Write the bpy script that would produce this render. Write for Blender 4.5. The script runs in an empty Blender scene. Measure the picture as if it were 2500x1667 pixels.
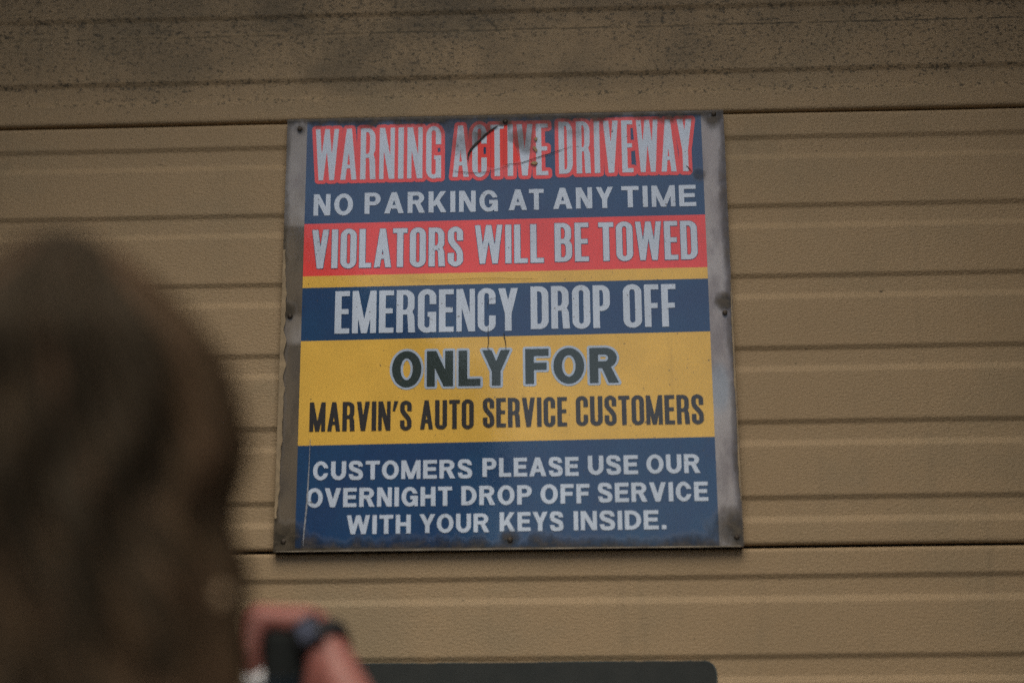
import bpy, bmesh, math, random
import numpy as np
from mathutils import Vector, Matrix, noise
R = math.radians
rnd = random.Random(7)
sc = bpy.context.scene

# ------------------------------------------------------------------ camera
cd = bpy.data.cameras.new('camera')
cam = bpy.data.objects.new('camera', cd)
sc.collection.objects.link(cam)
cam.location = (0.07574, -1.86819, 1.34735)
PITCH, YAW, ROLL = 14.2718, 2.0470, -0.4573
cam.matrix_world = (Matrix.Translation(cam.location) @ Matrix.Rotation(R(YAW), 4, 'Z')
                    @ Matrix.Rotation(R(90 + PITCH), 4, 'X') @ Matrix.Rotation(R(ROLL), 4, 'Z'))
cd.sensor_width = 36.0
cd.lens = 50.0
cd.clip_start = 0.05
cd.clip_end = 500
cd.dof.use_dof = True
cd.dof.focus_distance = 1.945
cd.dof.aperture_fstop = 1.15
sc.camera = cam

# ------------------------------------------------------------------ light
SUN_EL, SUN_AZ = 62.0, 2.0          # azimuth: degrees to the right of straight behind the camera
w = bpy.data.worlds.new('World')
sc.world = w
w.use_nodes = True
nt = w.node_tree
bg = nt.nodes['Background']
sky = nt.nodes.new('ShaderNodeTexSky')
sky.sky_type = 'NISHITA'
sky.sun_disc = False
sky.sun_elevation = R(SUN_EL)
sky.sun_rotation = R(180 - SUN_AZ)
sky.air_density = 1.0
sky.dust_density = 3.0
nt.links.new(sky.outputs[0], bg.inputs[0])
bg.inputs[1].default_value = 0.056
sd = bpy.data.lights.new('sun', 'SUN')
sd.energy = 1.5
sd.angle = R(60)
sd.color = (1.0, 0.90, 0.70)
sun = bpy.data.objects.new('sun', sd)
sc.collection.objects.link(sun)
dirv = Vector((math.sin(R(SUN_AZ)) * math.cos(R(SUN_EL)), -math.cos(R(SUN_AZ)) * math.cos(R(SUN_EL)), math.sin(R(SUN_EL))))
sun.rotation_euler = dirv.to_track_quat('Z', 'Y').to_euler()
sun.location = dirv * 20
sc.view_settings.view_transform = 'Standard'
sc.view_settings.look = 'None'
sc.view_settings.exposure = 1.23
sc.view_settings.gamma = 1.0
sc.cycles.use_denoising = False
sc.cycles.max_bounces = 8
sc.cycles.transparent_max_bounces = 12

# ------------------------------------------------------------------ helpers
def link(o, parent=None):
    sc.collection.objects.link(o)
    if parent:
        o.parent = parent
    return o
def tag(o, label=None, cat=None, group=None, kind=None):
    if label: o['label'] = label
    if cat: o['category'] = cat
    if group: o['group'] = group
    if kind: o['kind'] = kind
    return o
def empty(name, loc=(0, 0, 0)):
    o = bpy.data.objects.new(name, None)
    o.location = loc
    o.empty_display_size = 0.05
    return link(o)
def mesh_obj(name, verts, faces, mat, parent=None, smooth=False):
    me = bpy.data.meshes.new(name)
    me.from_pydata([tuple(v) for v in verts], [], faces)
    me.materials.append(mat)
    if smooth:
        me.polygons.foreach_set('use_smooth', [True] * len(me.polygons))
    me.update()
    o = bpy.data.objects.new(name, me)
    link(o, parent)
    if parent:
        o.matrix_parent_inverse = Matrix.Translation(-Vector(parent.location))
    return o
def bm_obj(name, bm, mat, parent=None, smooth=False):
    me = bpy.data.meshes.new(name)
    bm.normal_update()
    bm.to_mesh(me)
    bm.free()
    me.materials.append(mat)
    if smooth:
        me.polygons.foreach_set('use_smooth', [True] * len(me.polygons))
    o = bpy.data.objects.new(name, me)
    link(o, parent)
    if parent:
        o.matrix_parent_inverse = Matrix.Translation(-Vector(parent.location))
    return o
def apply_mods(o):
    dg = bpy.context.evaluated_depsgraph_get()
    dg.update()
    me = bpy.data.meshes.new_from_object(o.evaluated_get(dg))
    old = o.data
    o.modifiers.clear()
    o.data = me
    return o
def box_bm(bm, lo, hi):
    vs = [bm.verts.new((x, y, z)) for x in (lo[0], hi[0]) for y in (lo[1], hi[1]) for z in (lo[2], hi[2])]
    for f in ((0, 1, 3, 2), (4, 6, 7, 5), (0, 4, 5, 1), (2, 3, 7, 6), (0, 2, 6, 4), (1, 5, 7, 3)):
        bm.faces.new([vs[i] for i in f])
    return vs
def box(name, lo, hi, mat, parent=None, bevel=0.0):
    bm = bmesh.new()
    box_bm(bm, lo, hi)
    if bevel:
        bmesh.ops.bevel(bm, geom=bm.edges[:], offset=bevel, segments=3, affect='EDGES', profile=0.5)
    bmesh.ops.recalc_face_normals(bm, faces=bm.faces[:])
    return bm_obj(name, bm, mat, parent)

class N:
    """small node-tree writer"""
    def __init__(s, name):
        s.m = bpy.data.materials.new(name)
        s.m.use_nodes = True
        s.t = s.m.node_tree
        s.b = s.t.nodes['Principled BSDF']
        s.out = s.t.nodes['Material Output']
    def n(s, typ, **kw):
        x = s.t.nodes.new(typ)
        for k, v in kw.items():
            setattr(x, k, v)
        return x
    def put(s, sock, v):
        if isinstance(v, bpy.types.NodeSocket):
            s.t.links.new(v, sock)
        elif isinstance(v, (tuple, list)) and len(v) == 3 and sock.type == 'RGBA':
            sock.default_value = (*v, 1)
        else:
            sock.default_value = v
    def math(s, op, a, b=0.0, c=0.0, clamp=False):
        x = s.n('ShaderNodeMath', operation=op, use_clamp=clamp)
        s.put(x.inputs[0], a); s.put(x.inputs[1], b); s.put(x.inputs[2], c)
        return x.outputs[0]
    def ramp(s, v, a, b, lo=0.0, hi=1.0):
        x = s.n('ShaderNodeMapRange', interpolation_type='SMOOTHSTEP')
        s.put(x.inputs[0], v); s.put(x.inputs[1], a); s.put(x.inputs[2], b); s.put(x.inputs[3], lo); s.put(x.inputs[4], hi)
        return x.outputs[0]
    def mix(s, f, a, b):
        x = s.n('ShaderNodeMix', data_type='RGBA')
        s.put(x.inputs[0], f); s.put(x.inputs[6], a); s.put(x.inputs[7], b)
        return x.outputs[2]
    def coord(s):
        return s.n('ShaderNodeTexCoord').outputs['Object']
    def xyz(s, v):
        x = s.n('ShaderNodeSeparateXYZ'); s.put(x.inputs[0], v)
        return x.outputs
    def noise(s, v, scale=(1, 1, 1), detail=3.0, rough=0.55, off=(0, 0, 0)):
        mp = s.n('ShaderNodeMapping')
        s.put(mp.inputs['Vector'], v)
        mp.inputs['Scale'].default_value = scale
        mp.inputs['Location'].default_value = off
        x = s.n('ShaderNodeTexNoise')
        s.put(x.inputs['Vector'], mp.outputs[0])
        x.inputs['Scale'].default_value = 1.0
        x.inputs['Detail'].default_value = detail
        x.inputs['Roughness'].default_value = rough
        return x.outputs['Fac']
    def bump(s, h, dist, strength=1.0):
        x = s.n('ShaderNodeBump')
        s.put(x.inputs['Height'], h)
        x.inputs['Distance'].default_value = dist
        x.inputs['Strength'].default_value = strength
        s.t.links.new(x.outputs[0], s.b.inputs['Normal'])
    def base(s, c, rough=0.6, spec=0.5):
        s.put(s.b.inputs['Base Color'], c)
        s.put(s.b.inputs['Roughness'], rough)
        s.put(s.b.inputs['Specular IOR Level'], spec)
        return s

def simple(name, col, rough=0.6, var=0.25, scale=60, spec=0.5, metal=0.0, bump=0.0):
    s = N(name)
    c = s.coord()
    n = s.noise(c, (scale, scale, scale), 4)
    dark = tuple(v * (1 - var) for v in col)
    lite = tuple(min(1, v * (1 + var)) for v in col)
    s.base(s.mix(s.ramp(n, 0.3, 0.7), dark, lite), rough, spec)
    s.b.inputs['Metallic'].default_value = metal
    if bump:
        s.bump(n, bump)
    return s.m

# ------------------------------------------------------------------ the wall : measured panel layout
JT, JB = 2.150, 1.543                 # the two joints between wall panels
SEC = JT - JB
G0, GP, LEDGE = 0.0388, 0.1010, 0.0290

def wall_material():
    s = N('tan_wall_paint')
    c = s.coord()
    X, Y, Z = s.xyz(c)
    big = s.noise(c, (2.2, 2.2, 2.6), 3)
    mid = s.noise(c, (9, 9, 11), 4)
    fine = s.noise(c, (260, 260, 420), 3, 0.6)
    worn = s.noise(c, (3.4, 3.4, 4.6), 5, 0.62, (2.2, 0, 6.1))
    drip = s.noise(c, (34, 1, 2.2), 4, 0.6, (0.7, 0, 0.3))
    base = s.mix(s.ramp(big, 0.3, 0.7), (0.352, 0.253, 0.147), (0.402, 0.292, 0.173))
    base = s.mix(s.math('MULTIPLY', s.ramp(mid, 0.42, 0.75), 0.35), base, (0.31, 0.24, 0.145))
    base = s.mix(s.ramp(fine, 0.25, 0.75, 0.0, 0.28), base, (0.29, 0.20, 0.115))
    base = s.mix(s.math('MULTIPLY', s.ramp(worn, 0.48, 0.72), 0.42), base, (0.245, 0.205, 0.135))
    base = s.mix(s.math('MULTIPLY', s.math('MULTIPLY', s.ramp(drip, 0.54, 0.72), s.ramp(worn, 0.35, 0.6)), 0.22), base, (0.16, 0.13, 0.085))
    # mildew: short dark flecks that gather high on the wall, in drifts and along the ledges
    high = s.ramp(Z, 2.115, 2.25)
    lowhigh = s.ramp(Z, 2.00, 2.16, 0.0, 0.25)
    drift = s.noise(c, (5.0, 5.0, 8.5), 5, 0.62, (3.1, 0, 1.7))
    amount = s.math('ADD', s.math('MULTIPLY', high, 0.62), s.math('ADD', lowhigh, s.math('MULTIPLY', s.math('SUBTRACT', drift, 0.5), 1.1)))
    amount = s.math('MULTIPLY', amount, s.ramp(Z, 1.98, 2.10), clamp=True)
    for zl, wd, gain in ((JT + 0.0343, 0.0040, 0.45), (JT + 0.1353, 0.0014, 1.7), (JT + 0.1300, 0.0090, 0.40), (JT + 0.2363, 0.003, 0.5), (JT + 0.0627, 0.005, 0.25), (JT + 0.1637, 0.005, 0.2)):
        wob = s.math('MULTIPLY', s.math('SUBTRACT', s.noise(c, (7, 1, 3), 3, 0.6, (zl * 9, 0, 0)), 0.5), 0.012)
        d = s.math('ABSOLUTE', s.math('SUBTRACT', s.math('ADD', Z, wob), zl))
        streak = s.ramp(d, 0.0, wd * 2.2, 1.0, 0.0)
        patch = s.ramp(s.noise(c, (6, 1, 2), 4, 0.65, (0, 0, zl * 5)), 0.34, 0.52)
        amount = s.math('ADD', amount, s.math('MULTIPLY', s.math('MULTIPLY', streak, patch), gain))
    fleck = s.noise(c, (120, 120, 200), 4, 0.68, (1.3, 0, 4.4))
    fleck2 = s.noise(c, (330, 330, 480), 2, 0.5, (8, 0, 3))
    fleck = s.math('ADD', s.math('MULTIPLY', fleck, 0.62), s.math('MULTIPLY', fleck2, 0.38))
    thr = s.math('SUBTRACT', 0.662, s.math('MULTIPLY', s.math('MINIMUM', amount, 0.95), 0.150))
    mask = s.ramp(s.math('SUBTRACT', fleck, thr), 0.0, 0.05)
    soft = s.math('MULTIPLY', amount, 0.22, clamp=True)
    soft = s.math('MULTIPLY', soft, s.ramp(mid, 0.3, 0.7, 0.4, 1.0))
    cloud = s.noise(c, (7, 7, 9), 5, 0.62, (6, 0, 1))
    core = s.math('MULTIPLY', s.ramp(s.math('ABSOLUTE', s.math('ADD', X, 0.10)), 0.05, 0.75, 1.0, 0.35), s.ramp(Z, 2.14, 2.24))
    soft = s.math('MAXIMUM', soft, s.math('MULTIPLY', s.math('MULTIPLY', core, s.ramp(cloud, 0.30, 0.66)), 0.80))
    base = s.mix(soft, base, (0.125, 0.100, 0.066))
    base = s.mix(s.math('MULTIPLY', mask, 0.84), base, (0.060, 0.052, 0.036))
    lw_ = s.math('MULTIPLY', s.math('SUBTRACT', s.noise(c, (9, 1, 1), 4, 0.65, (5, 0, 0)), 0.5), 0.010)
    ln = s.ramp(s.math('ABSOLUTE', s.math('SUBTRACT', s.math('ADD', Z, lw_), JT + 0.1353)), 0.0004, 0.0026, 1.0, 0.0)
    ln = s.math('MULTIPLY', ln, s.ramp(s.noise(c, (26, 1, 4), 4, 0.7, (3, 0, 9)), 0.40, 0.56))
    ln = s.math('MULTIPLY', ln, s.ramp(X, -0.62, -0.35))
    base = s.mix(s.math('MULTIPLY', ln, 0.72), base, (0.050, 0.045, 0.034))
    # a few stray specks lower down
    sp = s.noise(c, (95, 95, 130), 2, 0.5, (7, 0, 2))
    base = s.mix(s.math('MULTIPLY', s.ramp(sp, 0.755, 0.785), 0.75), base, (0.07, 0.055, 0.035))
    s.base(base, 0.62, 0.35)
    tex = s.noise(c, (210, 210, 380), 4, 0.55)
    h = s.math('ADD', s.math('MULTIPLY', tex, 1.0), s.math('MULTIPLY', fine, 0.25))
    s.bump(s.math('MULTIPLY', h, s.ramp(big, 0.3, 0.7, 0.55, 1.0)), 0.0016, 1.0)
    return s.m

M_wall = wall_material()
M_gap = simple('joint_dark', (0.03, 0.028, 0.024), 0.9)
M_shade = simple('dark_shade_block', (0.045, 0.040, 0.033), 0.9, 0.2, 25, bump=0.002)  # dark coat of the added blocks that shade the wall

wall = empty('panel_wall', (0, 0, 0))
tag(wall, 'tan ribbed metal panel wall with dark mildew flecks along its top', 'wall')
WX = 1.25
def wall_panel(ztop, zbot, seed):
    """one wall panel: profile in z run along x, with grooves pressed in"""
    g = 0.0025
    zt, zb = ztop - g, zbot + g * 0.7
    pts = [(zt, 0.020), (zt, 0.0035), (zt - 0.0012, 0.0010), (zt - 0.004, 0.0), (zt - 0.007, 0.0)]
    k = 0
    while True:
        zg = ztop - G0 - k * GP
        if zg - LEDGE < zb + 0.02:
            break
        e = zg - LEDGE
        pts += [(zg + 0.0060, 0.0), (zg + 0.0036, 0.0), (zg + 0.0024, 0.0004), (zg - 0.0020, 0.0034), (zg - 0.0032, 0.0038), (zg - 0.0060, 0.0038),
                (e + 0.0070, 0.0038), (e + 0.0046, 0.0037), (e + 0.0034, 0.0033), (e - 0.0026, 0.0005), (e - 0.0038, 0.0001), (e - 0.0062, 0.0)]
        k += 1
    pts += [(zb + 0.007, 0.0), (zb + 0.004, 0.0), (zb + 0.0012, 0.0010), (zb, 0.0035), (zb, 0.020)]
    # subdivide the long flats
    full = [pts[0]]
    for a, b in zip(pts, pts[1:]):
        n = max(1, int(abs(a[0] - b[0]) / 0.022))
        for i in range(1, n + 1):
            full.append((a[0] + (b[0] - a[0]) * i / n, a[1] + (b[1] - a[1]) * i / n))
    nx = 150
    xs = [-WX + 2 * WX * i / nx for i in range(nx + 1)]
    V, F = [], []
    for x in xs:
        for (z, y) in full:
            wv = noise.noise(Vector((x * 3.1 + seed, z * 2.0, 0))) * 0.0006 + noise.noise(Vector((x * 14 + seed, z * 9, 4))) * 0.00035
            dz = noise.noise(Vector((x * 4 + seed * 2, z * 3, 9))) * 0.0005
            V.append((x, y + wv, z + dz))
    m = len(full)
    for i in range(nx):
        for j in range(m - 1):
            F.append((i * m + j, i * m + j + 1, (i + 1) * m + j + 1, (i + 1) * m + j))
    return mesh_obj('wall_panel', V, F, M_wall, wall, True)
for k in range(5):
    zt = JT + SEC - k * SEC
    wall_panel(zt, max(zt - SEC, 0.02), k * 3.7)
box('backing_sheet', (-WX, 0.021, 0.02), (WX, 0.03, JT + SEC), M_gap, wall)
# unseen blocks added around the panels to darken the wall's edges and top
JX, HZ, DEP, LDEP = 0.750, 2.91, 1.50, 0.60
blockers = empty('added_shade_blocks', (0, 0, 0))
tag(blockers, 'added dark brown blocks, out of view, that shade the tan panel wall', 'wall')
for sgn in (-1, 1):
    a, b = sorted((sgn * JX, sgn * (JX + 1.6)))
    box('side_shade_block', (a, -DEP, 0), (b, -0.004, 3.6), M_shade, blockers)
box('top_shade_block', (-JX + 0.002, -LDEP, HZ), (JX - 0.002, -0.004, 3.6), M_shade, blockers)

# ------------------------------------------------------------------ ground
s = N('asphalt')
c = s.coord()
s.base(s.mix(s.ramp(s.noise(c, (90, 90, 90), 3), 0.3, 0.7), (0.04, 0.04, 0.04), (0.075, 0.072, 0.068)), 0.9)
mesh_obj('ground', [(-150, -150, 0), (150, -150, 0), (150, 150, 0), (-150, 150, 0)], [(0, 1, 2, 3)], s.m)['kind'] = 'structure'
s = N('concrete_pavement')
c = s.coord()
s.base(s.mix(s.ramp(s.noise(c, (14, 14, 14), 5), 0.3, 0.7), (0.20, 0.19, 0.175), (0.28, 0.27, 0.25)), 0.9)
bm = bmesh.new(); box_bm(bm, (-12, -3.2, 0.002), (12, -0.7, 0.006))
o = bm_obj('pavement', bm, s.m); o['kind'] = 'structure'

# ------------------------------------------------------------------ lettering: signed-distance glyphs turned into meshes
def arc(cx, cy, rx, ry, a0, a1, n=14):
    return [(cx + rx * math.cos(R(a0 + (a1 - a0) * i / n)), cy + ry * math.sin(R(a0 + (a1 - a0) * i / n))) for i in range(n + 1)]
def rrect(x0, y0, x1, y1, rx, ry):
    rx = max(min(rx, (x1 - x0) / 2), 1e-4); ry = max(min(ry, (y1 - y0) / 2), 1e-4)
    return (arc(x1 - rx, y1 - ry, rx, ry, 0, 90) + arc(x0 + rx, y1 - ry, rx, ry, 90, 180)
            + arc(x0 + rx, y0 + ry, rx, ry, 180, 270) + arc(x1 - rx, y0 + ry, rx, ry, 270, 360))
def dshape(x0, y0, x1, y1, rx, ry):
    ry = min(ry, (y1 - y0) / 2)
    return [(x0, y1), (x0, y0)] + arc(x1 - rx, y0 + ry, rx, ry, -90, 0) + arc(x1 - rx, y1 - ry, rx, ry, 0, 90)
def rect(x0, y0, x1, y1):
    return [(x0, y0), (x1, y0), (x1, y1), (x0, y1)]
def sd_poly(P, X, Y):
    d = np.full(X.shape, 1e9); inside = np.zeros(X.shape, bool)
    n = len(P)
    for i in range(n):
        ax, ay = P[i]; bx, by = P[(i + 1) % n]
        ex, ey = bx - ax, by - ay
        L = ex * ex + ey * ey
        if L < 1e-16:
            continue
        t = np.clip(((X - ax) * ex + (Y - ay) * ey) / L, 0, 1)
        d = np.minimum(d, (X - ax - t * ex) ** 2 + (Y - ay - t * ey) ** 2)
        cond = (ay > Y) != (by > Y)
        if ey != 0:
            inside ^= cond & (X < ex * (Y - ay) / ey + ax)
    d = np.sqrt(d)
    return np.where(inside, -d, d)
def sd_line(P, hw, X, Y):
    d = np.full(X.shape, 1e9)
    for (ax, ay), (bx, by), h0, h1 in zip(P, P[1:], hw, hw[1:]):
        ex, ey = bx - ax, by - ay
        t = np.clip(((X - ax) * ex + (Y - ay) * ey) / max(ex * ex + ey * ey, 1e-12), 0, 1)
        d = np.minimum(d, np.hypot(X - ax - t * ex, Y - ay - t * ey) - (h0 + (h1 - h0) * t))
    return d
def catmull(P, n=10):
    Q = [P[0]] + list(P) + [P[-1]]
    out = []
    for i in range(1, len(Q) - 2):
        p0, p1, p2, p3 = [np.array(q) for q in Q[i - 1:i + 3]]
        for k in range(n):
            t = k / n
            out.append(tuple(0.5 * ((2 * p1) + (-p0 + p2) * t + (2 * p0 - 5 * p1 + 4 * p2 - p3) * t * t + (-p0 + 3 * p1 - 3 * p2 + p3) * t ** 3)))
    out.append(tuple(P[-1]))
    return out

COND = dict(A=.44, B=.41, C=.40, D=.41, E=.33, F=.32, G=.41, H=.41, K=.44, L=.31, M=.54, N=.415, O=.41, P=.39, R=.42, S=.39, T=.37, U=.41, V=.44, W=.64, Y=.44)
WIDE = dict(A=.98, B=.82, C=.86, D=.84, E=.76, F=.71, G=.92, H=.84, K=.90, L=.69, M=1.06, N=.83, O=.93, P=.80, R=.86, S=.80, T=.78, U=.83, V=.92, W=1.30, Y=.88)

def glyph(ch, w, t, cond, X, Y):
    """signed distance of one capital of height 1, width w, stem t"""
    h = t * (0.80 if cond else 0.84)
    ov = 0.012
    P = lambda pts: sd_poly(pts, X, Y)
    U = lambda *a: np.minimum.reduce(a)
    cut = lambda a, b: np.maximum(a, -b)
    rx = w / 2
    ryo = 0.19 if cond else 0.5 + ov
    ryi = max(rx - t, .01) * 1.15 if cond else 0.5 - h
    def ring(y0=-ov, y1=1 + ov):
        return cut(P(rrect(0, y0, w, y1, rx, ryo)), P(rrect(t, y0 + h, w - t, y1 - h, rx - t, ryi)))
    stem = P(rect(0, 0, t, 1))
    if ch == 'I': return stem
    if ch == 'L': return U(stem, P(rect(0, 0, w, h)))
    if ch == 'E': return U(stem, P(rect(0, 0, w, h)), P(rect(0, 1 - h, w, 1)), P(rect(0, .515 - h / 2, w * .93, .515 + h / 2)))
    if ch == 'F': return U(stem, P(rect(0, 1 - h, w, 1)), P(rect(0, .50 - h / 2, w * .91, .50 + h / 2)))
    if ch == 'T': return U(P(rect(w / 2 - t / 2, 0, w / 2 + t / 2, 1)), P(rect(0, 1 - h, w, 1)))
    if ch == 'H': return U(stem, P(rect(w - t, 0, w, 1)), P(rect(0, .5 - h / 2, w, .5 + h / 2)))
    if ch == 'N':
        d = t * (1.0 if cond else 1.08)
        v_ = .80 if cond else .92
        return U(P(rect(0, 0, t * v_, 1)), P(rect(w - t * v_, 0, w, 1)), P([(0, 1), (d, 1), (w, 0), (w - d, 0)]))
    if ch == 'M':
        d = t * (.88 if cond else 1.0)
        m = w / 2
        return U(P(rect(0, 0, t * .9, 1)), P(rect(w - t * .9, 0, w, 1)), P([(0, 1), (d * 1.05, 1), (m + d * .5, 0), (m - d * .5, 0)]),
                 P([(w, 1), (w - d * 1.05, 1), (m - d * .5, 0), (m + d * .5, 0)]))
    if ch == 'V':
        d = t * (.98 if cond else 1.06)
        return U(P([(0, 1), (d, 1), (w / 2 + d * .5, 0), (w / 2 - d * .5, 0)]), P([(w, 1), (w - d, 1), (w / 2 - d * .5, 0), (w / 2 + d * .5, 0)]))
    if ch == 'A':
        d = t * (.94 if cond else 1.06)
        yb = .22
        return U(P([(0, 0), (d, 0), (w / 2 + d * .5, 1), (w / 2 - d * .5, 1)]), P([(w, 0), (w - d, 0), (w / 2 - d * .5, 1), (w / 2 + d * .5, 1)]),
                 P(rect(w * .17, yb, w * .83, yb + h * .9)))
    if ch == 'W':
        d = t * (.86 if cond else .98)
        q = w * .27
        m = w / 2
        return U(P([(0, 1), (d, 1), (q + d * .5, 0), (q - d * .5, 0)]), P([(m + d * .5, 1), (m - d * .5, 1), (q - d * .5, 0), (q + d * .5, 0)]),
                 P([(m - d * .5, 1), (m + d * .5, 1), (w - q + d * .5, 0), (w - q - d * .5, 0)]), P([(w, 1), (w - d, 1), (w - q - d * .5, 0), (w - q + d * .5, 0)]))
    if ch == 'Y':
        d = t * 1.06
        m = w / 2
        return U(P(rect(m - t / 2, 0, m + t / 2, .44)), P([(0, 1), (d, 1), (m + t / 2, .40), (m - t / 2, .40)]), P([(w, 1), (w - d, 1), (m - t / 2, .40), (m + t / 2, .40)]))
    if ch == 'K':
        d = t * 1.12
        return U(stem, P([(w * .97, 1), (w * .97 - d, 1), (t * .6, .36), (t * .9, .30), (t * 1.35, .30)]), P([(w, 0), (w - d, 0), (w * .36, .52), (w * .36 + d * .55, .68)]))
    if ch == 'O': return ring()
    if ch == 'C': return cut(ring(), P(rect(w * .52, .365, w * 1.2, .635)))
    if ch == 'G':
        g = cut(ring(), P(rect(w * .52, .36, w * 1.2, .655)))
        return U(g, P(rect(w * .53, .36, w, .36 + h * .95)), P(rect(w - t * .75, 0, w, .40)))
    if ch == 'U':
        g = cut(P(rrect(0, -ov, w, 2, rx, .19 if cond else .40)), P(rrect(t, h, w - t, 3, rx - t, ryi if cond else .40 - h * .8)))
        return np.maximum(g, Y - 1)
    if ch == 'D':
        r1 = w * .5 if cond else w * .62
        return cut(P(dshape(0, 0, w, 1, r1, .20 if cond else .5)), P(dshape(t, h, w - t, 1 - h, max(r1 - t, .01), .13 if cond else .5 - h)))
    if ch in 'PRB':
        r1 = w * .5 if cond else w * .42
        lo = {'P': .395, 'R': .42, 'B': .465}[ch]
        ww = w * (.96 if ch != 'P' else 1)
        bowl = cut(P(dshape(0, lo, ww, 1, r1, .19 if cond else .30)), P(dshape(t, lo + h * .95, ww - t, 1 - h * .95, max(r1 - t, .01), .12 if cond else .16)))
        g = U(stem, bowl)
        if ch == 'R':
            if cond:
                leg = P([(ww - t * 1.15, .47), (ww - t * .35, .50), (ww - t * .02, .38), (w, 0), (w - t * 1.02, 0), (ww - t * 1.05, .36)])
            else:
                leg = P([(w * .40, .50), (w * .40 + t * 1.05, .50), (w * 1.02, 0), (w * 1.02 - t * 1.18, 0)])
            g = U(g, leg)
        if ch == 'B':
            b2 = cut(P(dshape(0, 0, w, lo + h, r1, .19 if cond else .30)), P(dshape(t, h * .95, w - t, lo, max(r1 - t, .01), .12 if cond else .16)))
            g = U(g, b2)
        return g
    if ch == 'S':
        a, b = t / 2, h / 2
        if cond:
            pts = [(w - a, .60), (w - a, .78), (w - a * 1.15, .89), (w * .5, 1 + ov - b), (a * 1.15, .89), (a, .77), (a * 1.12, .665), (w * .36, .57), (w * .64, .44), (w - a * 1.12, .335), (w - a, .23), (w - a * 1.15, .11), (w * .5, -ov + b), (a * 1.15, .11), (a, .22), (a, .40)]
            c1, c2 = .655, .335
        else:
            pts = [(w - a * 1.05, .60), (w - a * 1.25, .78), (w * .72, .885), (w * .48, 1 + ov - b), (w * .24, .89), (a * 1.08, .735), (w * .25, .60), (w * .5, .515), (w * .76, .415), (w - a * 1.02, .275), (w * .78, .115), (w * .5, -ov + b), (w * .26, .10), (a * 1.2, .22), (a * .95, .40)]
            c1, c2 = .70, .30
        L = catmull(pts, 8)
        n = len(L)
        hw = []
        for i in range(n):
            p, q = L[max(i - 1, 0)], L[min(i + 1, n - 1)]
            dx, dy = abs(q[0] - p[0]), abs(q[1] - p[1])
            k = dx / max(math.hypot(dx, dy), 1e-9)
            hw.append(a + (b - a) * k * (.9 if abs(L[i][1] - .5) > .25 else 0.0))
        g = sd_line(L, hw, X, Y)
        g = cut(g, P(rect(w * .54, .545 if not cond else .52, w * 1.3, c1))) if False else g
        # flat-cut terminals
        g1 = np.maximum(g, -np.minimum.reduce([P(rect(w * .60, .56, w * 1.3, c1))]))
        keep = sd_line(L[8 * 3:], hw[8 * 3:], X, Y)
        keep = sd_line(L[8 * 4: -8 * 3], hw[8 * 4: -8 * 3], X, Y)
        top = np.maximum(sd_line(L[:8 * 4 + 1], hw[:8 * 4 + 1], X, Y), -P(rect(w * .5, .2, w * 1.4, c1)))
        bot = np.maximum(sd_line(L[-8 * 3 - 1:], hw[-8 * 3 - 1:], X, Y), -P(rect(-w * .4, c2, w * .5, .8)))
        return U(keep, top, bot)
    if ch == "'": return P([(0, .66), (t * .35, 1), (t * 1.25, 1), (t * .55, .66)])
    if ch == '.': return P(rect(0, 0, t, t * .95))
    raise KeyError(ch)

KERN = {'WA': -.07, 'AY': -.10, 'AT': -.08, 'AV': -.07, 'VA': -.07, 'LA': .0, 'LY': -.10, 'TO': -.02, 'OW': -.01, "N'": -.01, "'S": -.01, 'LAT': 0, 'RV': -.02, 'KE': -.01, 'FO': -.02, 'EY': -.03, 'YS': -.03, 'RT': -.01, 'YO': -.05, 'OV': -.04, 'VE': -.02, 'AS': -.02, 'EA': -.03}
def fill_grid(D, xs, zs, level, yv, V, F):
    """filled marching squares of D<level"""
    D = D - level
    ins = D < 0
    ny, nx = D.shape
    full = ins[:-1, :-1] & ins[:-1, 1:] & ins[1:, :-1] & ins[1:, 1:]
    anyin = ins[:-1, :-1] | ins[:-1, 1:] | ins[1:, :-1] | ins[1:, 1:]
    for j in range(ny - 1):
        row = full[j]
        if row.any():
            e = np.flatnonzero(np.diff(np.concatenate(([0], row.astype(int), [0]))))
            for a, b in zip(e[::2], e[1::2]):
                k = len(V)
                V += [(xs[a], yv, zs[j]), (xs[b], yv, zs[j]), (xs[b], yv, zs[j + 1]), (xs[a], yv, zs[j + 1])]
                F.append((k, k + 1, k + 2, k + 3))
        for i in np.flatnonzero(anyin[j] & ~row):
            cs = [(j, i), (j, i + 1), (j + 1, i + 1), (j + 1, i)]
            poly = []
            for a in range(4):
                p, q = cs[a], cs[(a + 1) % 4]
                dp, dq = D[p], D[q]
                if dp < 0:
                    poly.append((xs[p[1]], yv, zs[p[0]]))
                if (dp < 0) != (dq < 0):
                    t = dp / (dp - dq)
                    poly.append((xs[p[1]] + (xs[q[1]] - xs[p[1]]) * t, yv, zs[p[0]] + (zs[q[0]] - zs[p[0]]) * t))
            if len(poly) >= 3:
                k = len(V)
                V += poly
                F.append(tuple(range(k, k + len(poly))))

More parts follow.
